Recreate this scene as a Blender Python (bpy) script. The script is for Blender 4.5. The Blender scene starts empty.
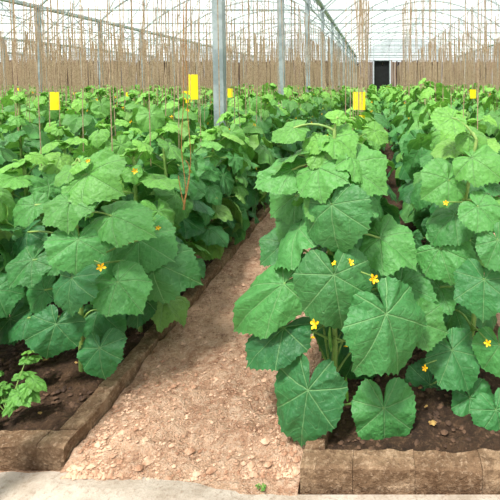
import bpy, math, random
import numpy as np
from mathutils import Vector, Matrix
from mathutils import noise as mn

# ------------------------------------------------------------------ camera
F=430.0; H=1.35; PITCH=math.radians(3.0); CX=375.0; HY=84.0
PY0=HY+F*math.tan(PITCH)
sc=bpy.context.scene
try:
    sc.view_settings.view_transform='Standard'
    sc.view_settings.look='None'
except Exception: pass
cd=bpy.data.cameras.new('camera'); cam=bpy.data.objects.new('camera',cd)
sc.collection.objects.link(cam); sc.camera=cam
cam.location=(0,0,H); cam.rotation_euler=(math.pi/2-PITCH,0,0)
cd.sensor_width=36; cd.sensor_fit='HORIZONTAL'; cd.lens=F/500*36
cd.shift_x=-(CX-250)/500; cd.shift_y=(PY0-250)/500
cd.clip_start=0.05; cd.clip_end=300

def P(px,py,Y):
    a=(px-CX)/F; b=-(py-PY0)/F
    dx=a; dy=math.cos(PITCH)+b*math.sin(PITCH); dz=-math.sin(PITCH)+b*math.cos(PITCH)
    t=Y/dy
    return np.array([dx*t,Y,H+dz*t])

# ------------------------------------------------------------------ node helpers
def newmat(name):
    m=bpy.data.materials.new(name); m.use_nodes=True
    nt=m.node_tree; nt.nodes.clear()
    return m,nt
class N:
    def __init__(s,nt): s.nt=nt
    def n(s,t,**k):
        x=s.nt.nodes.new(t)
        for a,b in k.items(): setattr(x,a,b)
        return x
    def put(s,sock,v):
        if isinstance(v,bpy.types.NodeSocket): s.nt.links.new(v,sock)
        else: sock.default_value=v
    def math(s,op,a,b=0.0,c=None,clamp=False):
        x=s.n('ShaderNodeMath',operation=op); x.use_clamp=clamp
        s.put(x.inputs[0],a); s.put(x.inputs[1],b)
        if c is not None: s.put(x.inputs[2],c)
        return x.outputs[0]
    def mr(s,v,a,b,c=0.0,d=1.0):
        x=s.n('ShaderNodeMapRange'); x.interpolation_type='SMOOTHSTEP'
        s.put(x.inputs[0],v); 
        for i,q in enumerate((a,b,c,d)): s.put(x.inputs[i+1],q)
        return x.outputs[0]
    def mix(s,f,a,b,blend='MIX'):
        x=s.n('ShaderNodeMixRGB',blend_type=blend)
        s.put(x.inputs[0],f)
        s.put(x.inputs[1],a if isinstance(a,bpy.types.NodeSocket) else (*a,1))
        s.put(x.inputs[2],b if isinstance(b,bpy.types.NodeSocket) else (*b,1))
        return x.outputs[0]
    def noise(s,scale,detail=4,rough=.6,vec=None):
        x=s.n('ShaderNodeTexNoise'); x.inputs['Scale'].default_value=scale
        x.inputs['Detail'].default_value=detail; x.inputs['Roughness'].default_value=rough
        if vec is not None: s.nt.links.new(vec,x.inputs['Vector'])
        return x.outputs[0]
    def pos(s): return s.n('ShaderNodeNewGeometry').outputs['Position']
    def attr(s,name): return s.n('ShaderNodeAttribute',attribute_name=name).outputs['Fac']
    def bump(s,h,strength,dist):
        x=s.n('ShaderNodeBump'); s.put(x.inputs['Height'],h)
        x.inputs['Strength'].default_value=strength; x.inputs['Distance'].default_value=dist
        return x.outputs[0]
    def bsdf(s,col,rough=.6,normal=None,spec=.5,metal=0):
        x=s.n('ShaderNodeBsdfPrincipled'); s.put(x.inputs['Base Color'],col if isinstance(col,bpy.types.NodeSocket) else (*col,1))
        s.put(x.inputs['Roughness'],rough); x.inputs['Specular IOR Level'].default_value=spec
        x.inputs['Metallic'].default_value=metal
        if normal is not None: s.nt.links.new(normal,x.inputs['Normal'])
        return x.outputs[0]
    def out(s,sh):
        o=s.n('ShaderNodeOutputMaterial'); s.nt.links.new(sh,o.inputs[0])
    def mixsh(s,f,a,b):
        x=s.n('ShaderNodeMixShader'); s.put(x.inputs[0],f)
        s.nt.links.new(a,x.inputs[1]); s.nt.links.new(b,x.inputs[2]); return x.outputs[0]

def mat_leaf():
    m,nt=newmat('cucumber_leaf'); k=N(nt)
    av=k.attr('av'); pv=k.attr('pv'); rnd=k.attr('rnd'); yng_lit=k.attr('yng_lit')
    main=k.mr(pv,0.004,0.018,1,0)
    jit=k.math('MULTIPLY',k.noise(16,2,.5,k.pos()),.12)
    s=k.math('FRACT',k.math('DIVIDE',k.math('ADD',k.math('SUBTRACT',av,k.math('MULTIPLY',pv,0.75)),jit),0.19))
    d=k.math('ABSOLUTE',k.math('SUBTRACT',s,0.5))
    sec=k.mr(d,0.01,0.06,1,0)
    sec=k.math('MULTIPLY',sec,k.mr(av,0.05,0.15))
    vein=k.math('MAXIMUM',main,k.math('MULTIPLY',sec,0.32))
    nz=k.noise(9,3,.6,k.pos()); nf=k.noise(90,3,.6,k.pos())
    c=k.mix(rnd,(0.010,0.085,0.032),(0.088,0.325,0.085))
    c=k.mix(k.mr(nz,.35,.75,0,.6),c,(0.040,0.215,0.055))
    c=k.mix(k.mr(rnd,.92,.96,0,.5),c,(0.28,0.43,0.08))
    c=k.mix(k.math('MULTIPLY',yng_lit,.85),c,(0.23,0.53,0.07))  # young-leaf green, also used as painted light-through brightness on upper leaves
    c=k.mix(k.math('MULTIPLY',vein,0.5),c,(0.28,0.52,0.21))
    c=k.mix(k.mr(nf,.45,.75,0,.35),c,(0.02,0.10,0.025))
    h=k.math('SUBTRACT',k.math('ADD',k.noise(38,2,.5,k.pos()),k.math('MULTIPLY',k.noise(95,2,.5,k.pos()),.35)),k.math('MULTIPLY',vein,0.35))
    nrm=k.bump(h,.9,.010)
    a=k.bsdf(c,.52,nrm,.42)
    t=k.n('ShaderNodeBsdfTranslucent'); k.put(t.inputs[0],k.mix(.6,c,(0.20,0.52,0.05)))
    k.out(k.mixsh(.24,a,t.outputs[0])); return m
def simple(name,c1,c2,scale=8,rough=.6,bs=.3,bd=.01,metal=0,spec=.4):
    m,nt=newmat(name); k=N(nt)
    f=k.noise(scale,5,.65,k.pos())
    c=k.mix(k.mr(f,.35,.65),c1,c2)
    k.out(k.bsdf(c,rough,k.bump(f,bs,bd),spec,metal)); return m
def srgb(r,g,b):
    return tuple(((x/255)/12.92 if x/255<.04045 else ((x/255+.055)/1.055)**2.4) for x in (r,g,b))

M_leaf=mat_leaf()
M_stem=simple('green_stem',srgb(105,142,68),srgb(142,168,90),20,.5)
M_flower=simple('yellow_petal',srgb(250,180,5),srgb(255,215,20),60,.5,.1)
M_fruit=simple('cucumber_skin',srgb(60,120,40),srgb(120,165,70),30,.4)
M_dry=simple('dry_leaf',srgb(170,140,80),srgb(120,86,50),30,.8)
M_steel=simple('galvanised_steel',srgb(122,136,136),srgb(160,172,172),6,.5,.1,.005,.2,.5)
M_roofsteel=simple('roof_steel',srgb(142,156,156),srgb(178,190,190),6,.5,.1,.005,.1,.5)
M_twine=simple('pale_twine',srgb(178,158,130),srgb(140,118,92),40,.9)
M_twineb=simple('jute_twine',srgb(190,140,85),srgb(150,105,60),60,.9)
M_trap=simple('yellow_sticky_card',srgb(250,225,10),srgb(255,235,30),10,.5,.05)
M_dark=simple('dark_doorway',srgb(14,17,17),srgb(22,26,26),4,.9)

def mat_dirt():
    m,nt=newmat('path_dirt'); k=N(nt); p=k.pos()
    a=k.noise(2.6,6,.65,p); b=k.noise(28,5,.7,p); c3=k.noise(130,3,.6,p)
    c=k.mix(k.mr(a,.38,.62),srgb(180,138,110),srgb(210,172,142))
    c=k.mix(k.mr(b,.45,.66,0,.7),c,srgb(228,196,168))
    c=k.mix(k.mr(b,.30,.47,.8,0),c,srgb(128,88,66))
    c=k.mix(k.mr(c3,.52,.7,0,.5),c,srgb(240,216,192))
    h=k.math('ADD',b,k.math('MULTIPLY',c3,.4))
    k.out(k.bsdf(c,.95,k.bump(h,1,.045),.15)); return m
def mat_apron():
    m,nt=newmat('concrete_apron'); k=N(nt); p=k.pos()
    a=k.noise(5,6,.7,p); b=k.noise(60,5,.7,p)
    c=k.mix(k.mr(a,.35,.65),srgb(158,144,128),srgb(188,176,162))
    c=k.mix(k.mr(b,.5,.7,0,.6),c,srgb(130,110,92))
    k.out(k.bsdf(c,.9,k.bump(b,.6,.012),.2)); return m
def mat_soil():
    m,nt=newmat('bed_soil'); k=N(nt); p=k.pos()
    a=k.noise(6,6,.7,p); b=k.noise(50,5,.75,p)
    c=k.mix(k.mr(a,.35,.65),srgb(54,40,30),srgb(88,66,48))
    c=k.mix(k.mr(b,.5,.70,0,.6),c,srgb(126,98,74))
    c=k.mix(k.mr(b,.3,.42,.7,0),c,srgb(34,25,19))
    k.out(k.bsdf(c,.9,k.bump(b,1,.03),.25)); return m
def mat_curb():
    m,nt=newmat('brick_curb'); k=N(nt); p=k.pos()
    r=k.attr('rnd')
    a=k.noise(9,6,.75,p); b=k.noise(70,4,.7,p); g=k.noise(24,5,.75,p)
    c=k.mix(r,srgb(130,104,80),srgb(162,136,108))
    c=k.mix(k.mr(a,.44,.60,0,.7),c,srgb(100,76,56))
    c=k.mix(k.mr(g,.52,.64,0,.6),c,srgb(88,66,48))
    c=k.mix(k.mr(a,.34,.46,.6,0),c,srgb(190,164,136))
    c=k.mix(k.mr(b,.5,.7,0,.5),c,srgb(194,168,140))
    k.out(k.bsdf(c,.95,k.bump(k.math('ADD',k.math('ADD',a,g),b),1,.014),.15)); return m
def mat_slat():
    m,nt=newmat('reed_screen'); k=N(nt); p=k.pos()
    r=k.attr('rnd')
    mp=k.n('ShaderNodeMapping'); nt.links.new(p,mp.inputs[0]); mp.inputs['Scale'].default_value=(6,6,.4)
    a=k.noise(2,4,.6,mp.outputs[0])
    c=k.mix(r,srgb(56,43,36),srgb(144,122,104))
    c=k.mix(k.mr(a,.48,.65,0,.35),c,srgb(184,168,152))
    k.out(k.bsdf(c,.9,None,.1)); return m
def mat_poly(name,tr,col):
    m,nt=newmat(name); k=N(nt)
    t=k.n('ShaderNodeBsdfTranslucent'); t.inputs[0].default_value=(*col,1)
    d=k.n('ShaderNodeBsdfDiffuse'); d.inputs[0].default_value=(*col,1)
    x=k.n('ShaderNodeBsdfTransparent')
    s=k.mixsh(.35,t.outputs[0],d.outputs[0])
    k.out(k.mixsh(tr,s,x.outputs[0])); return m
M_dirt=mat_dirt(); M_apron=mat_apron(); M_soil=mat_soil(); M_curb=mat_curb(); M_slat=mat_slat()
M_roof=mat_poly('greenhouse_film',.6,(.95,.97,.97))
M_wall=mat_poly('polycarbonate_panel',.45,(.92,.95,.96))
M_pebble=simple('pebble',srgb(214,178,150),srgb(152,112,86),15,.9)
M_clod=simple('soil_clod',srgb(96,72,54),srgb(58,42,32),20,.9)

# ------------------------------------------------------------------ mesh builder
class B:
    def __init__(s,mats):
        s.mats=mats; s.v=[];s.f=[];s.mi=[];s.at=[];s.n=0
    def add(s,v,f,mi=0,at=None):
        v=np.asarray(v,float)
        s.v.append(v)
        for q in f: s.f.append([i+s.n for i in q]); 
        s.mi.extend([mi]*len(f)); s.n+=len(v)
        if at is None: at=np.zeros((len(v),4))
        s.at.append(at)
    def tube(s,pts,r,mi=0,sides=5,cap=False,at=None):
        pts=[np.asarray(p,float) for p in pts]; n=len(pts)
        rs=r if hasattr(r,'__len__') else [r]*n
        V=[]
        for i,p in enumerate(pts):
            t=pts[min(i+1,n-1)]-pts[max(i-1,0)]; t/= (np.linalg.norm(t)+1e-9)
            u=np.cross(t,[0,0,1.0] if abs(t[2])<.9 else [0,1.0,0]); u/=np.linalg.norm(u); w=np.cross(t,u)
            for j in range(sides):
                a=2*math.pi*(j+.5)/sides; V.append(p+rs[i]*(math.cos(a)*u+math.sin(a)*w))
        Fc=[[i*sides+j,i*sides+(j+1)%sides,(i+1)*sides+(j+1)%sides,(i+1)*sides+j] for i in range(n-1) for j in range(sides)]
        if cap: Fc+= [list(range(sides)),[ (n-1)*sides+j for j in range(sides)][::-1]]
        A=np.zeros((len(V),4)); 
        if at is not None: A[:]=at
        s.add(V,Fc,mi,A)
    def box(s,a,b,mi=0,rnd=0):
        x0,y0,z0=a;x1,y1,z1=b
        V=[(x,y,z) for z in(z0,z1) for y in(y0,y1) for x in(x0,x1)]
        Fc=[[0,2,3,1],[4,5,7,6],[0,1,5,4],[2,6,7,3],[0,4,6,2],[1,3,7,5]]
        V=np.array(V,float)
        A=np.zeros((len(V),4));A[:,2]=rnd
        s.add(V,Fc,mi,A)
    def mesh(s,name,smooth=True):
        me=bpy.data.meshes.new(name)
        V=np.concatenate(s.v); me.from_pydata(V.tolist(),[],s.f)
        for m in s.mats: me.materials.append(m)
        me.polygons.foreach_set('material_index',np.array(s.mi,dtype=np.int32))
        if smooth: me.polygons.foreach_set('use_smooth',np.ones(len(s.f),dtype=bool))
        A=np.concatenate(s.at)
        for i,nm in enumerate(('av','pv','rnd','yng_lit')):
            a=me.attributes.new(nm,'FLOAT','POINT'); a.data.foreach_set('value',A[:,i].astype(np.float32).copy())
        me.update(); return me
def obj(name,me,parent=None,loc=(0,0,0),rot=0):
    o=bpy.data.objects.new(name,me); sc.collection.objects.link(o)
    o.location=loc; o.rotation_euler=(0,0,rot)
    if parent: o.parent=parent
    return o
def empty(name,loc=(0,0,0)):
    o=bpy.data.objects.new(name,None); sc.collection.objects.link(o); o.location=loc; o.empty_display_size=.1; return o

# ------------------------------------------------------------------ leaf templates
TAB=[(0,1.0),(5,.96),(14,.90),(26,.86),(38,.86),(46,.88),(51,.88),(60,.81),(72,.75),(84,.74),(96,.75),(102,.75),(112,.69),(126,.65),(140,.65),(147,.64),(158,.56),(168,.43),(175,.22),(180,.05)]
VA=[0,51,102,147]
def leaf_template(seed,nseg,rings):
    rg=random.Random(seed)
    ta=np.array([t[0] for t in TAB]);tr=np.array([t[1] for t in TAB])
    droop=rg.uniform(.15,.65); tipd=rg.uniform(.1,.6); cup=rg.uniform(.0,.35)
    ph=[rg.uniform(0,6.28) for _ in range(8)]; wav=rg.uniform(.03,.075); asym=rg.uniform(-.4,.4)
    V=[(0,0,0)];A=[(0,0)]
    for ri in range(1,rings+1):
        q=(ri/rings)**.9
        for j in range(nseg):
            a=-180+360*j/nseg; aa=abs(a)
            R=np.interp(aa,ta,tr)
            R*=1+.05*math.sin(math.radians(a)+ph[0])+.03*math.sin(math.radians(a)*3+ph[4])+.025*math.sin(math.radians(a)*7+ph[5])
            if nseg>=100 and aa<172 and ri==rings:
                R*=1+(.030,-.012,-.020)[j%3]*rg.uniform(.5,1.3)
            r=R*q; x=r*math.sin(math.radians(a))*.97; y=r*math.cos(math.radians(a))
            dl=min(abs(aa-v) for v in VA); dr=math.radians(dl)
            av=r*math.cos(dr);pv=r*math.sin(dr)
            z=-droop*(x*x)*(1+asym*(1 if x>0 else -1))*1.1-tipd*max(y,0)**2*.9 - .3*min(y,0)**2
            z+=cup*abs(x)*.8
            z+=.26*pv*(1-q*.4)
            z+=wav*q*q*(math.sin(math.radians(a)*5+ph[1])+.6*math.sin(math.radians(a)*9+ph[2]))
            if nseg>40: z+=.035*mn.noise(Vector((x*5+seed,y*5,1)))*1.4+.02*mn.noise(Vector((x*12+seed,y*12,4)))
            V.append((x,y,z));A.append((av,pv))
    Fc=[]
    for j in range(nseg):
        k=(j+1)%nseg
        Fc.append([0,1+k,1+j])
        for ri in range(rings-1):
            b=1+ri*nseg;c=b+nseg
            Fc.append([b+j,b+k,c+k,c+j])
    return np.array(V),Fc,np.array(A)
HI=[leaf_template(i,120,9) for i in range(11)]
MID=[leaf_template(i+20,60,4) for i in range(7)]
LO=[leaf_template(i+40,24,2) for i in range(5)]
MATS=[M_leaf,M_stem,M_flower,M_fruit,M_dry]
UP=np.array([0,0,1.0])
def nrmz(v): v=np.asarray(v,float); return v/(np.linalg.norm(v)+1e-9)
def put_leaf(b,T,att,d,n,L,rnd,yng_lit,ws=1.0,mi=0,rg=random):
    V,Fc,A=rg.choice(T)
    d=nrmz(d); n=nrmz(np.asarray(n)-np.dot(n,d)*d); x=np.cross(d,n)
    W=att+L*(np.outer(V[:,0]*ws,x)+np.outer(V[:,1],d)+np.outer(V[:,2],n))
    at=np.zeros((len(V),4));at[:,:2]=A;at[:,2]=rnd;at[:,3]=yng_lit
    b.add(W,Fc,mi,at)
def flower(b,p,d,s,rg):
    d=nrmz(d);u=nrmz(np.cross(d,[.3,.2,1]));w=np.cross(d,u);p=np.asarray(p,float)
    b.tube([p-d*s*.9,p-d*s*.3,p],[s*.10,s*.16,s*.22],1,5)
    off=rg.uniform(0,6)
    for i in range(5):
        a=off+i*2*math.pi/5; hh=rg.uniform(.35,.95); rr=1.15-.45*hh
        def pt(r,da,h): return p+s*(r*rr*(math.cos(a+da)*u+math.sin(a+da)*w)+h*hh*2*d)
        V=[pt(.05,0,0),pt(.45,-.50,.26),pt(.5,0,.16),pt(.45,.50,.26),pt(.85,-.36,.44),pt(.85,0,.34),pt(.85,.36,.44),pt(1.15,0,.42)]
        b.add(V,[[0,1,2],[0,2,3],[1,4,5,2],[2,5,6,3],[4,7,5],[5,7,6]],2)
    b.tube([p,p+d*s*.3],[s*.12,s*.08],2,5,cap=True)
def bez(p0,p1,sag,n=5):
    return [p0*(1-t)+p1*t+np.array([0,0,sag*4*t*(1-t)]) for t in np.linspace(0,1,n)]
def stem_pts(x,y,h,rg,n=9,z0=.04):
    ph=rg.uniform(0,6);a=rg.uniform(.01,.03)
    return [np.array([x+a*math.sin(ph+i*1.1),y+a*math.cos(ph*1.3+i*1.3),z0+(h-z0)*i/(n-1)]) for i in range(n)]
def plant(b,x,y,h,nl,T,rg,zmin=.16,Ls=(.15,.225),sides=5,flowers=2,spread=1.0,lit_tint=0.0):
    sp=stem_pts(x,y,h,rg)
    b.tube(sp,[.008+.004*(1-i/8) for i in range(9)],1,sides)
    az=rg.uniform(0,6.28)
    def at(t):
        f=t*8;i=min(int(f),7);return sp[i]*(1-(f-i))+sp[i+1]*(f-i)
    for i in range(nl):
        t=(i+.5)/nl; z=zmin+(h-zmin)*t; tt=(z-.05)/(h-.05)
        az+=math.radians(137+rg.uniform(-25,25))
        p=at(tt)
        y_=max(0,(t-.76)/.24)
        size=(rg.uniform(*Ls))*(1-.62*y_)*(.85 if t<.12 else 1)
        if rg.random()<.2: size*=.62
        el=rg.uniform(.1,.6)+.5*y_
        pl=rg.uniform(.07,.19)*(1-.5*y_)*spread
        o=np.array([math.cos(az),math.sin(az),0])
        q=p+pl*(o*math.cos(el)+UP*math.sin(el))
        b.tube(bez(p,q,.012,4),.0035,1,4 if sides>3 else 3)
        dn=rg.uniform(.15,1.25)*(1-.5*y_)
        d=o*math.cos(dn)-UP*math.sin(dn)
        side=np.cross(UP,o)
        n=o*math.sin(dn)+UP*math.cos(dn)+side*rg.uniform(-.55,.55)
        d=d+side*rg.uniform(-.4,.4)
        yg=min(1,y_*.9+max(0,t-.4)*lit_tint+(rg.random()<.15)*rg.uniform(.2,.6))  # besides youth, upper leaves get painted brightness for light passing through the canopy
        put_leaf(b,T,q,d,n,size,rg.random(),yg,rg.uniform(.90,1.08),0,rg)
    top=sp[-1]
    for i in range(4):
        a=i*1.7+az
        d=np.array([math.cos(a)*.6,math.sin(a)*.6,.7])
        put_leaf(b,T,top,d,np.array([-math.cos(a),-math.sin(a),1.0]),rg.uniform(.035,.06),rg.random(),1,1,0,rg)
    for i in range(flowers):
        a=rg.uniform(0,6.28);t=rg.uniform(.35,.98);p=at(t)
        o=np.array([math.cos(a),math.sin(a),.3]);q=p+o*rg.uniform(.08,.18)
        b.tube([p,q],.002,1,3); flower(b,q,o,rg.uniform(.014,.020),rg)
    return sp

# ------------------------------------------------------------------ ground / shell
XL,XR,YB,YF=-29.71,12.89,32.0,-3.0
rg=random.Random(3)
b=B([M_dirt])
b.box((XL,YF,-.25),(XR,YB,-.02))
obj('floor',b.mesh('floor',False))
LY0,RY0=1.455,1.365
b=B([M_dirt]);V=[];Fc=[]
ysl=[1.32]
while ysl[-1]<31.4: ysl.append(ysl[-1]+.009*ysl[-1]+.001)
NXP=72
def path_z(xx,yy):
    z=.010+.024*mn.noise(Vector((xx*4,yy*4,0)))+.016*mn.noise(Vector((xx*13,yy*13,3)))+.011*mn.noise(Vector((xx*40,yy*40,3)))
    e=abs((xx+.675)/.42); z+=.02*e**4
    if yy<1.5: z=z*(yy-1.32)/.18+.0
    return z
for yy in ysl:
    for i in range(NXP):
        xx=-1.095+.84*i/(NXP-1)
        V.append((xx,yy,path_z(xx,yy)))
for j in range(len(ysl)-1):
    for i in range(NXP-1):
        a=j*NXP+i;Fc.append([a,a+1,a+NXP+1,a+NXP])
b.add(V,Fc);obj('dirt_path',b.mesh('dirt_path'))
PER=1.75;BW=.91
left_beds=[(-1.10-BW-PER*k,-1.10-PER*k) for k in range(15)]
right_beds=[(-.25+PER*k,-.25+PER*k+BW) for k in range(7)]
b=B([M_apron]);V=[];Fc=[];n=240
for i in range(n+1):
    xx=-8+16*i/n
    base=1.43 if xx<-1.1 else (1.43+(1.345-1.43)*(xx+1.1)/.85 if xx<-.25 else 1.345)
    yy=base+.035*mn.noise(Vector((xx*3.4,1,0)))+.02*mn.noise(Vector((xx*14,1,0)))
    if xx>-.27: yy=1.345
    V+=[(xx,-2.8,.012),(xx,yy-.05,.012),(xx,yy,.002),(xx,yy,-.018),(xx,-2.8,-.018)]
for i in range(n):
    a=i*5
    for k in range(4): Fc.append([a+k,a+5+k,a+6+k,a+1+k])
b.add(V,Fc);obj('concrete_walkway',b.mesh('concrete_walkway',False))
b=B([M_pebble])
def pebble(b,c,s,rg,mi=0):
    V=[];
    for (x,y,z) in [(1,0,0),(-1,0,0),(0,1,0),(0,-1,0),(0,0,1),(0,0,-1),(.7,.7,0),(-.7,.7,0),(.7,-.7,0),(-.7,-.7,0)]:
        k=rg.uniform(.7,1.2);V.append((c[0]+x*s*k,c[1]+y*s*k,c[2]+z*s*.7*k))
    ring=[0,6,2,7,1,9,3,8];Fc=[]
    for i in range(8):
        a,d=ring[i],ring[(i+1)%8];Fc+=[[a,d,4],[d,a,5]]
    b.add(V,Fc,mi)
for i in range(7500):
    yy=1.40+rg.random()**1.8*6; e=rg.random()
    xx=rg.uniform(-1.07,-.27) if e<.6 else (-1.07+abs(rg.gauss(0,.08)) if e<.85 else -.27-abs(rg.gauss(0,.07)))
    q=rg.random()
    s_=rg.uniform(.002,.006) if q<.89 else (rg.uniform(.006,.010) if q<.985 else rg.uniform(.010,.017))
    pebble(b,(xx,yy,path_z(xx,yy)+s_*.3),s_,rg)
obj('path_pebbles',b.mesh('path_pebbles',False))
def bed(x0,x1,y0,near):
    e=empty('raised_planting_bed',(0,0,0))
    rg=random.Random(int(x0*100)+77)
    b=B([M_curb]); w=.075; hz=.075
    y1=31.4
    K=.006
    prof=[(0,-.02),(-.001,.02),(-.001,.05),(0,hz-.007),(.006,hz-.001),(.02,hz),(w*.5,hz+.001),(w-.02,hz),(w-.006,hz-.001),(w,hz-.007),(w+.001,.05),(w+.001,.02),(w,-.02)]
    m=len(prof)
    def side(xa,fine):
        y=y0+w
        while y<y1:
            l=(.30 if y<8 else 2.0)*rg.uniform(.85,1.15) if fine else 2.0
            ye=min(y+l,y1); r=rg.random(); dz=rg.uniform(-.005,.005); dx=rg.uniform(-.004,.004)
            ns=16 if (fine and y<6) else 1
            V=[]
            for j in range(ns+1):
                yy=y+.001+(ye-y-.002)*j/ns
                for (px,pz) in prof:
                    q=Vector((px*22+xa*7,yy*22,pz*22)); 
                    k=K if pz>0 else 0
                    V.append((xa+dx+px+k*mn.noise(q),yy,pz+dz+k*mn.noise(q+Vector((9,3,1)))+k*.7*mn.noise(q*2.7)))
            Fc=[]
            for j in range(ns):
                for i in range(m-1): a=j*m+i;Fc.append([a,a+m,a+m+1,a+1])
            Fc.append(list(range(m)));Fc.append([ns*m+i for i in range(m)][::-1])
            A=np.zeros((len(V),4));A[:,2]=r
            b.add(V,Fc,0,A); y=ye
    side(x0,near);side(x1-w,near)
    x=x0
    while x<x1-.02:
        l=.20*rg.uniform(.85,1.15); xe=min(x+l,x1)
        if x1-xe<.08: xe=x1
        r=rg.random();dz=rg.uniform(-.004,.004);V=[];Fc=[]
        ns=14
        for j in range(ns+1):
            xx=x+.0008+(xe-x-.0016)*j/ns
            for (py,pz) in prof:
                q=Vector((xx*22,py*22+3,pz*22));k=K if pz>0 else 0
                V.append((xx,y0+py+k*mn.noise(q),pz+dz+k*mn.noise(q+Vector((9,3,1)))+k*.7*mn.noise(q*2.7)))
        for j in range(ns):
            for i in range(m-1): a=j*m+i;Fc.append([a,a+1,a+m+1,a+m])
        Fc.append(list(range(m))[::-1]);Fc.append([ns*m+i for i in range(m)])
        A=np.zeros((len(V),4));A[:,2]=r;b.add(V,Fc,0,A);x=xe
    obj('curb',b.mesh('curb',False),e)
    b=B([M_soil,M_clod]);V=[];Fc=[];m=24 if near else 4;yl=[y0+.05]
    while yl[-1]<y1-.1: yl.append(min(y1-.05,yl[-1]+(.03 if near and yl[-1]<4 else .5)))
    for yy in yl:
        for i in range(m+1):
            xx=x0+.05+(x1-x0-.1)*i/m
            V.append((xx,yy,.048+(.024*mn.noise(Vector((xx*9,yy*9,0)))+.018*mn.noise(Vector((xx*28,yy*28,0))) if near else 0)))
    for j in range(len(yl)-1):
        for i in range(m):
            a=j*(m+1)+i;Fc.append([a,a+1,a+m+2,a+m+1])
    b.add(V,Fc)
    if near:
        for i in range(1600):
            pebble(b,(rg.uniform(x0+.1,x1-.1),rg.uniform(y0+.09,3.2),.050),rg.uniform(.003,.014),rg,1)
    obj('soil',b.mesh('soil',False),e)
    return e
for i,(a,c) in enumerate(left_beds): bed(a,c,LY0,i<1)
for i,(a,c) in enumerate(right_beds): bed(a,c,RY0,i<1)

# ------------------------------------------------------------------ greenhouse structure
GZ=3.25;RISE=1.55
lines=[-29.71+7.1*k for k in range(7)]
def arch_z(u): return GZ+RISE*max(0,math.sin(math.pi*u))**.85
def arch_pt(x0,u,y): return np.array([x0+7.1*u,y,arch_z(u)])
yf=[3.64+2.4*i for i in range(-2,12)]
b=B([M_steel,M_roofsteel])
for y in yf:
    for x in lines:
        if x==lines[0]: x+=.08
        if x==lines[-1]: x-=.08
        r=.042
        b.box((x-r,y-r,-.02),(x+r,y+r,GZ))
        b.box((x-r*2,y-r*2,-.0),(x+r*2,y+r*2,.012))
    for x0 in lines[:-1]:
        N_=16
        b.tube([arch_pt(x0,i/N_,y) for i in range(N_+1)],.030,1,5)
        b.tube([(x0,y,GZ-.05),(x0+7.1,y,GZ-.05)],.026,1,5)
        for i in range(1,8):
            u=i/8;b.tube([(x0+7.1*u,y,GZ-.05),arch_pt(x0,u,y)],.014,1,4)
            u2=(i+1)/8 if i<4 else (i-1)/8
            if i!=4: b.tube([(x0+7.1*u,y,GZ-.05),arch_pt(x0,u2,y)],.013,1,4)
        b.tube([(x0,y,GZ-.75),(x0+.8,y,GZ-.05)],.016,1,4)
        b.tube([(x0+7.1,y,GZ-.75),(x0+6.3,y,GZ-.05)],.016,1,4)
obj('greenhouse_steel_frame',b.mesh('greenhouse_steel_frame',False))
b=B([M_roofsteel])
for x in lines:
    b.tube([(x,YF,GZ+.02),(x,YB-.3,GZ+.02)],.06,0,6)
    b.tube([(x,YF,GZ-.35),(x,YB-.3,GZ-.35)],.016,0,4)
    for k in range(len(yf)-1):
        n=4
        for i in range(n):
            ya=yf[k]+2.4*i/n; yb=yf[k]+2.4*(i+1)/n
            b.tube([(x,ya,GZ-.35 if i%2 else GZ),(x,yb,GZ if i%2 else GZ-.35)],.010,0,4)
for x0 in lines[:-1]:
    for u in (.12,.25,.38,.5,.62,.75,.88):
        p=arch_pt(x0,u,0); b.tube([(p[0],YF,p[2]+.02),(p[0],YB-.1,p[2]+.02)],.013,0,4)
obj('roof_purlin_frame',b.mesh('roof_purlin_frame',False))
b=B([M_roof])
for x0 in lines[:-1]:
    V=[];Fc=[];N_=24
    for i in range(N_+1):
        p=arch_pt(x0,i/N_,0);V+=[(p[0],YF,p[2]+.05),(p[0],YB,p[2]+.05)]
    for i in range(N_): Fc.append([2*i,2*i+1,2*i+3,2*i+2])
    b.add(V,Fc)
obj('ceiling',b.mesh('ceiling'))
rg=random.Random(8)
BT=3.05
b=B([M_wall])
for x0 in lines[:-1]:
    V=[];Fc=[];N_=24
    for i in range(N_+1):
        p=arch_pt(x0,i/N_,0);V+=[(p[0],YB,0),(p[0],YB,p[2]+.05)]
    for i in range(N_): Fc.append([2*i,2*i+1,2*i+3,2*i+2])
    b.add(V,Fc)
obj('wall_back',b.mesh('wall_back',False))
b=B([M_steel])
for z in (3.1,3.45,3.8,4.15,4.5):
    b.box((XL+.1,YB-.08,z-.02),(XR-.1,YB-.03,z+.02))
for x0 in lines[:-1]:
    for u in (.17,.33,.5,.67,.83):
        x=x0+7.1*u; b.box((x-.02,YB-.1,BT),(x+.02,YB-.05,arch_z(u)))
obj('trim_back',b.mesh('trim_back',False))
DX0,DX1=-.05,1.05
b=B([M_slat]);x=XL+.15
while x<XR-.35:
    w=rg.uniform(.05,.17)
    if not (x+w>DX0-.08 and x<DX1+.08):
        o=rg.uniform(0,.12)
        b.box((x,YB-.2-o,0),(x+w*.93,YB-.14-o,BT+rg.uniform(-.12,.06)),0,rg.random()**1.3)
    x+=w
obj('reed_screen',b.mesh('reed_screen',False))
b=B([M_dark,M_steel])
b.box((DX0,YB-.12,0),(DX1,YB-.06,BT)); b.box((DX0-.06,YB-.3,0),(DX0,YB-.05,BT+.05),1); b.box((DX1,YB-.3,0),(DX1+.06,YB-.05,BT+.05),1); b.box((DX0-.06,YB-.3,BT),(DX1+.06,YB-.05,BT+.06),1)  # near-black slab paints the darkness of the opening, steel frame around it
obj('door_1',b.mesh('door_1',False))
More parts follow.
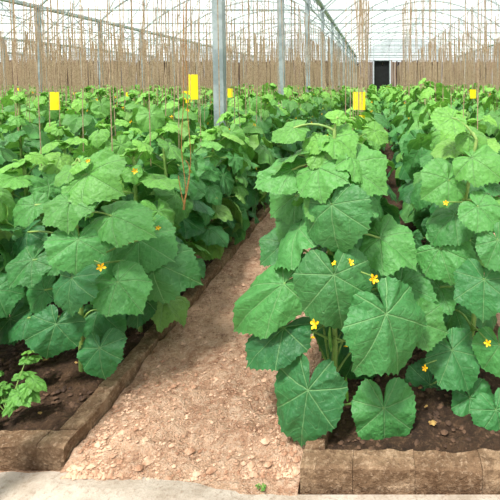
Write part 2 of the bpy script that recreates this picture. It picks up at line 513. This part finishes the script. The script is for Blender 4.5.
for nm,x in (('wall_left',XL),('wall_right',XR)):
    b=B([M_wall,M_steel])
    b.box((x-.02,YF,0),(x+.02,YB,GZ))
    for z in (.8,1.6,2.4): b.box((x-.05,YF,z-.02),(x+.05,YB,z+.02),1)
    obj(nm,b.mesh(nm,False))

# ------------------------------------------------------------------ crops
def strip(T,seed,n=4,sp=.35,sides=3,nl=17,fl=2,big=1.0,lit_tint=0,hh=(.86,1.20)):
    rg=random.Random(seed);b=B(MATS)
    for i in range(n):
        plant(b,rg.uniform(-.03,.03),(i+.5)*sp-n*sp/2+rg.uniform(-.04,.04),rg.uniform(*hh),nl,T,rg,.14,(.12*big,.20*big),sides,fl,1,lit_tint)
    return b.mesh('plant_strip')
MIDS=[strip(MID,100+i,sides=4,nl=22,fl=2,lit_tint=.6) for i in range(6)]
LOS=[strip(LO,200+i,nl=16,fl=3,big=1.1,lit_tint=1.5) for i in range(6)]  # far canopy: strongest painted light-through tint
rg=random.Random(11)
SL=1.4
near_rows=[-1.23,-1.83,-.14,.48]
wb=B([M_twine])
def vis(x,y,m=90):
    px=CX+F*x/y; return -m<px<500+m
rows=[]
for (a,c) in left_beds: rows+=[c-.13,a+.18]
for (a,c) in right_beds: rows+=[a+.11,c-.18]
NEAR_END=3.22
for X in rows:
    e=None; k=0
    near=any(abs(X-q)<.03 for q in near_rows)
    y=NEAR_END+SL/2 if near else 1.6+SL/2+.05
    if near:
        yy=2.0
        while yy<NEAR_END:
            wb.tube([(X,yy,.9),(X+rg.uniform(-.03,.03),yy,2.6)],.0024,0,4)
            yy+=.34
    while y<30.8:
        if vis(X,y,110 if y<8 else 40):
            if e is None: e=empty('cucumber_plant_row',(X,0,0))
            me=rg.choice(MIDS) if y<9.5 else rg.choice(LOS)
            k+=1
            o=obj('plants_%d'%k,me,e,(rg.uniform(-.03,.03),y,0),rg.choice((0,math.pi)))
            o.scale=(1,1,rg.uniform(.94,1.14) if X<0 else rg.uniform(1.0,1.18))
            if abs(X-.2)>.6 or y<7:
              for i in range(4):
                yy=y-SL/2+(i+.5)*.35
                if y>16 and i%2: continue
                r_=.0042 if y<6 else (.0075 if y<10 else (.012 if y<18 else .016))
                wb.tube([(X,yy,.95),(X+rg.uniform(-.06,.06),yy,2.6)],r_,0,3)
                if y<14: wb.tube([(X+.02,yy+.1,.95),(X+rg.uniform(-.12,.12),yy+.14,2.6)],r_*.7,0,3)
        y+=SL
    if e: wb.tube([(X,1.5,2.6),(X,31.0,2.6)],.003,0,3)
obj('support_twines',wb.mesh('support_twines',False))

# near, individually grown plants --------------------------------------
def hero_leaf(b,stem,att,tip,Ya,Yt,ws=1.0,T=HI,rnd=None,yng_lit=0,rg=random,face=(0,-.55,.8),ls=1.0):
    A=P(att[0],att[1],Ya);Tt=P(tip[0],tip[1],Yt)
    d=Tt-A;L=np.linalg.norm(d)*ls
    put_leaf(b,T,A,d,np.array(face),L,rg.random()*.9 if rnd is None else rnd,yng_lit,ws,0,rg)
    if stem is not None:
        z=max(.1,min(A[2]-.05,stem[-1][2])); 
        i=min(range(len(stem)),key=lambda k:abs(stem[k][2]-z)); 
        b.tube(bez(stem[i],A,.02,6),[.0055,.005,.0045,.004,.004,.0045],1,6)

rg=random.Random(22)
b=B(MATS)
sx=P(332,250,1.66)[0]
st=stem_pts(sx,1.66,1.17,rg,9,.045)
b.tube(st,[.012-.0006*i for i in range(9)],1,7)
HL=[ # att, tip, Ya, Yt, ws, young
((318,140),(304,152),1.66,1.62,1.0,.7),
((334,138),(356,148),1.66,1.62,1.1,.55),
((294,128),(268,137),1.68,1.66,.9,.5),
((348,166),(382,184),1.64,1.56,1.0,.35),
((318,168),(346,178),1.60,1.52,1.1,.3),
((322,150),(330,163),1.64,1.58,1.2,.6),
((292,170),(252,182),1.66,1.60,.85,.25),
((332,205),(329,251),1.52,1.45,1.2,.1),
((380,238),(414,258),1.66,1.58,.95,.2),
((334,275),(342,333),1.47,1.40,1.0,.1),
((284,284),(222,325),1.60,1.54,.60,.1),
((386,314),(412,374),1.46,1.40,1.0,.05),
((284,328),(240,365),1.60,1.54,.8,.0),
((308,390),(296,454),1.50,1.44,.92,.0),
((384,408),(386,463),1.52,1.46,.95,.05),
((418,322),(446,332),1.62,1.58,1.0,.2),
((350,228),(385,218),1.72,1.72,1.0,.2),
((285,243),(258,262),1.76,1.70,1.0,.1),
((300,218),(276,240),1.76,1.7,1.1,.2),
((296,196),(270,212),1.80,1.75,1.1,.2),
((400,285),(436,294),1.74,1.66,.9,.1),
((360,345),(345,385),1.80,1.76,.9,.0),
((338,118),(330,108),1.68,1.70,1.0,.9),
]
for (a,t,ya,yt,ws,yg) in HL:
    face=(rg.uniform(-.4,.4),-.7,rg.uniform(.35,1.0))
    hero_leaf(b,st,a,t,ya,yt,ws*1.05,yng_lit=yg,rg=rg,face=face)
for i in range(16):
    z=.45+.045*i; a=i*2.4+1
    o=np.array([math.cos(a),math.sin(a)*.8+.35,0]);k=min(8,int((z-.06)/1.11*8))
    q=st[k]+o*rg.uniform(.08,.16)+UP*.04
    b.tube(bez(st[k],q,.01,4),.0035,1,4)
    put_leaf(b,HI,q,o*.8-UP*.5,o*.5+UP+np.array([0,-.2,0]),rg.uniform(.10,.17),rg.random(),.1+.3*(i>10),1,0,rg)
for (px,py,Y,s,dd) in ((373,279,1.44,.019,(.3,-.8,.4)),(350,263,1.46,.014,(.5,-.6,.5)),(335,264,1.46,.011,(-.5,-.5,.6)),(316,324,1.46,.020,(-.5,-.7,.4)),(322,319,1.48,.015,(.5,-.6,.7)),(313,336,1.49,.011,(0,-.6,-.7)),(346,345,1.55,.010,(0,-.6,-.7))):
    p=P(px,py,Y);b.tube([np.array([sx,1.64,p[2]-.02]),p+np.array([0,.02,0])],.0025,1,4)
    flower(b,p,dd,s,rg)
for i in range(3):
    p=st[1+i%4]+np.array([rg.uniform(-.07,.07),-.02,rg.uniform(0,.08)])
    b.tube([p,p+np.array([0,-.01,-.03]),p+np.array([.004,-.012,-.07]),p+np.array([.006,-.012,-.09])],[.003,.007,.007,.003],3,7,True)
for i in range(4):
    a=.8+i*.6;p=st[0];q=p+np.array([math.cos(a)*.12,math.sin(a)*.1,.35])
    b.tube([p,(p+q)/2+np.array([.02*i-.03,.0,0]),q],.005,1,6)
obj('cucumber_plant',b.mesh('cucumber_plant'))

b=B(MATS)
lx=P(80,300,1.88)[0]
st=stem_pts(lx,1.88,1.0,rg,9,.045);b.tube(st,[.012-.0006*i for i in range(9)],1,7)
HL=[((88,174),(110,186),1.86,1.78,1.0,.45),((72,170),(50,180),1.88,1.82,1.0,.5),((80,162),(70,174),1.86,1.82,1.0,.8),
((70,202),(64,226),1.78,1.70,1.2,.3),((78,240),(74,272),1.74,1.66,1.15,.1),((33,260),(3,286),1.82,1.74,.9,.1),
((72,278),(60,313),1.70,1.63,1.05,.0),((118,282),(140,308),1.78,1.72,.9,.1),((56,324),(42,360),1.72,1.66,1.05,.0),
((100,348),(98,382),1.74,1.68,1.0,.0),((112,216),(143,226),1.82,1.76,.8,.2),((35,205),(8,222),1.86,1.8,.9,.2),
((28,318),(2,335),1.86,1.8,.9,.0),((152,262),(190,276),1.95,1.9,.9,.1),((140,240),(166,256),1.98,1.9,1.0,.1),((28,232),(5,252),1.95,1.9,.9,.0),
((60,255),(38,272),1.84,1.8,1.0,.1),((98,310),(118,330),1.9,1.85,1.0,.0),((45,290),(22,310),1.88,1.84,1.0,0)]
for (a,t,ya,yt,ws,yg) in HL:
    hero_leaf(b,st,a,t,ya,yt,ws*1.05,yng_lit=yg,rg=rg,face=(rg.uniform(-.4,.4),-.65,rg.uniform(.4,1.0)))
for (px,py,Y,s) in ((101,267,1.66,.018),(88,161,1.84,.009),(158,228,1.9,.012)):
    p=P(px,py,Y);b.tube([np.array([lx,1.86,p[2]-.02]),p+np.array([0,.02,0])],.0025,1,4);flower(b,p,(.4,-.8,.3),s,rg)
obj('cucumber_plant',b.mesh('cucumber_plant'))

b=B(MATS)
rx=.40
st=stem_pts(rx,1.78,1.12,rg,9,.045);b.tube(st,[.012-.0006*i for i in range(9)],1,7)
HL=[((484,280),(484,322),1.60,1.52,1.05,.0),((452,350),(472,388),1.68,1.6,1.0,.0),((440,248),(478,264),1.74,1.66,.95,.1),
((478,207),(502,226),1.66,1.6,1.0,.2),((448,180),(425,196),1.76,1.7,1.0,.3),((472,158),(500,172),1.74,1.66,1.0,.4),
((470,398),(492,430),1.66,1.6,.9,.0),((440,287),(425,312),1.8,1.74,1.0,.1),((498,240),(515,270),1.6,1.55,1.0,.1),((500,345),(512,385),1.62,1.56,1.0,0),
((455,215),(430,232),1.78,1.72,1.0,.1),((470,135),(488,146),1.8,1.76,1.1,.6),((452,118),(436,128),1.8,1.76,1.1,.7),((430,385),(416,420),1.78,1.72,1.0,.0),
((455,310),(440,335),1.85,1.8,1.0,0),((470,240),(490,255),1.85,1.8,1.0,.1),((496,410),(506,448),1.58,1.52,1.0,0),((440,415),(450,445),1.72,1.66,.9,.1)]
for (a,t,ya,yt,ws,yg) in HL:
    hero_leaf(b,st,a,t,ya,yt,ws*1.08,yng_lit=yg,rg=rg,face=(rg.uniform(-.4,.3),-.65,rg.uniform(.4,1.0)))
for (px,py,Y,s) in ((488,343,1.58,.015),(446,203,1.68,.011),(425,368,1.6,.012)):
    p=P(px,py,Y);b.tube([np.array([rx,1.76,p[2]-.02]),p+np.array([0,.02,0])],.0025,1,4);flower(b,p,(-.4,-.8,.4),s,rg)
obj('cucumber_plant',b.mesh('cucumber_plant'))

for X in near_rows:
    y=2.02 if X>-.3 else 2.2
    if X<-1.5: y=1.85
    if X==.48: y=2.15
    while y<NEAR_END+.1:
        b=B(MATS)
        plant(b,0,0,rg.uniform(.92,1.08) if X<-.5 else rg.uniform(1.05,1.20),25,HI,rg,.15 if X>0 else .2,(.12,.19),5,2,1.1,.35)
        obj('cucumber_plant',b.mesh('cucumber_plant'),None,(X+rg.uniform(-.03,.03),y,0))
        y+=.34

def seedling(name,x,y,s,n,z=.06,seed=1):
    rg=random.Random(seed);b=B(MATS)
    for i in range(n):
        a=rg.uniform(0,6.28);h=rg.uniform(.4,1)*s;o=np.array([math.cos(a),math.sin(a),0])
        p0=np.array([0,0,0.]);p1=o*h*.7+UP*h*.8
        b.tube(bez(p0,p1,.01,4),.002,1,4)
        put_leaf(b,HI,p1,o-UP*.3,UP+o*.4+np.array([0,-.5,0]),s*rg.uniform(.26,.36),rg.random(),.6,.5,0,rg)
        for t in (.6,.85):
            for sgn in(-1,1):
                sd=np.cross(UP,o)*sgn
                put_leaf(b,HI,p0*(1-t)+p1*t,sd+o*.6-UP*.1,UP+o*.2+np.array([0,-.5,0]),s*rg.uniform(.2,.28),rg.random(),.65,.5,0,rg)
    obj(name,b.mesh(name),None,(x,y,z))
pp=P(6,395,1.63);seedling('weed_seedling',pp[0],1.63,.22,8,.05,2)
seedling('weed_seedling',-.375,1.36,.028,5,.005,4)

b=B(MATS)
for i in range(70):
    left=rg.random()<.5
    x=rg.uniform(-1.9,-1.2) if left else rg.uniform(-.16,.55);y=rg.uniform(1.55,3)
    a=rg.uniform(0,6.28)
    put_leaf(b,MID,np.array([x,y,.07]),(math.cos(a),math.sin(a),rg.uniform(-.1,.2)),(rg.uniform(-.4,.4),rg.uniform(-.4,.4),1),rg.uniform(.010,.025),.5,0,rg.uniform(.3,.9),4,rg)
obj('dry_leaf_litter',b.mesh('dry_leaf_litter'))

# ------------------------------------------------------------------ sticky traps
def trap(px,py,w,hh,Y):
    c=P(px,py,Y);W=w*Y/F/2;Hh=hh*Y/F/2
    b=B([M_trap,M_twine])
    rg=random.Random(int(px)); an=rg.uniform(-.3,.3)
    V=[];Fc=[];n=4
    for sgn in(-.0015,.0015):
        for j in range(n+1):
            for i in range(n+1):
                u=-1+2*i/n;v=-1+2*j/n
                V.append((u*W*math.cos(an),u*W*math.sin(an)+sgn+.01*u*u,v*Hh))
    m=(n+1)**2
    for j in range(n):
        for i in range(n):
            a=j*(n+1)+i;Fc.append([a,a+1,a+n+2,a+n+1]);Fc.append([m+a,m+a+n+1,m+a+n+2,m+a+1])
    for i in range(n):
        Fc.append([i,i+m,i+1+m,i+1]);q=n*(n+1)+i;Fc.append([q,q+1,q+1+m,q+m])
        q=i*(n+1);Fc.append([q,q+n+1,q+n+1+m,q+m]);q=q+n;Fc.append([q,q+m,q+n+1+m,q+n+1])
    b.add(V,Fc,0)
    b.tube([(-W*.4,0,Hh*.95),(0,0,Hh+.05),(W*.4,0,Hh*.95)],.002,1,4)
    b.tube([(0,0,Hh+.05),(0,0,2.6-c[2])],.002,1,4)
    obj('yellow_sticky_trap',b.mesh('yellow_sticky_trap',False),None,tuple(c))
for t in ((193,87,9,25,4.9),(185,97,6,12,5.2),(54,101,9,18,4.2),(359,101,13,18,3.9),(230,93,5,9,7),(473,94,6,9,7),(17,92,4,8,11),(128,96,4,7,10),(362,119,6,8,3.6),(75,95,4,5,11)): trap(*t)

b=B([M_twineb])
for (k,x0) in ((0,183),(1,186)):
    pts=[]
    for i in range(40):
        t=i/39; py=60+150*t
        pts.append(P(x0+3.0*math.sin(t*9+k*2)*t+ (3 if k else 0)*math.sin(t*3.1),py,1.98))
    b.tube([P(x0+2,-60,1.98)]+pts,.0018,0,5)
pts=[P(184+8*math.sin(a)*(.6+.4*math.cos(a)),182+22*-math.cos(a),1.96) for a in np.linspace(.2,5.0,24)]
b.tube(pts,.0018,0,5)
obj('hanging_jute_twine',b.mesh('hanging_jute_twine'))

# ------------------------------------------------------------------ light
w=bpy.data.worlds.new('sky');sc.world=w;w.use_nodes=True
bg=w.node_tree.nodes['Background'];bg.inputs[0].default_value=(.94,.98,1,1);bg.inputs[1].default_value=1.15
s=bpy.data.lights.new('sun','SUN');s.energy=10.0;s.angle=math.radians(10);s.color=(1,.97,.91)
so=bpy.data.objects.new('sun',s);sc.collection.objects.link(so);so.rotation_euler=(math.radians(24),math.radians(-12),0);so.location=(0,0,8)
print('done')
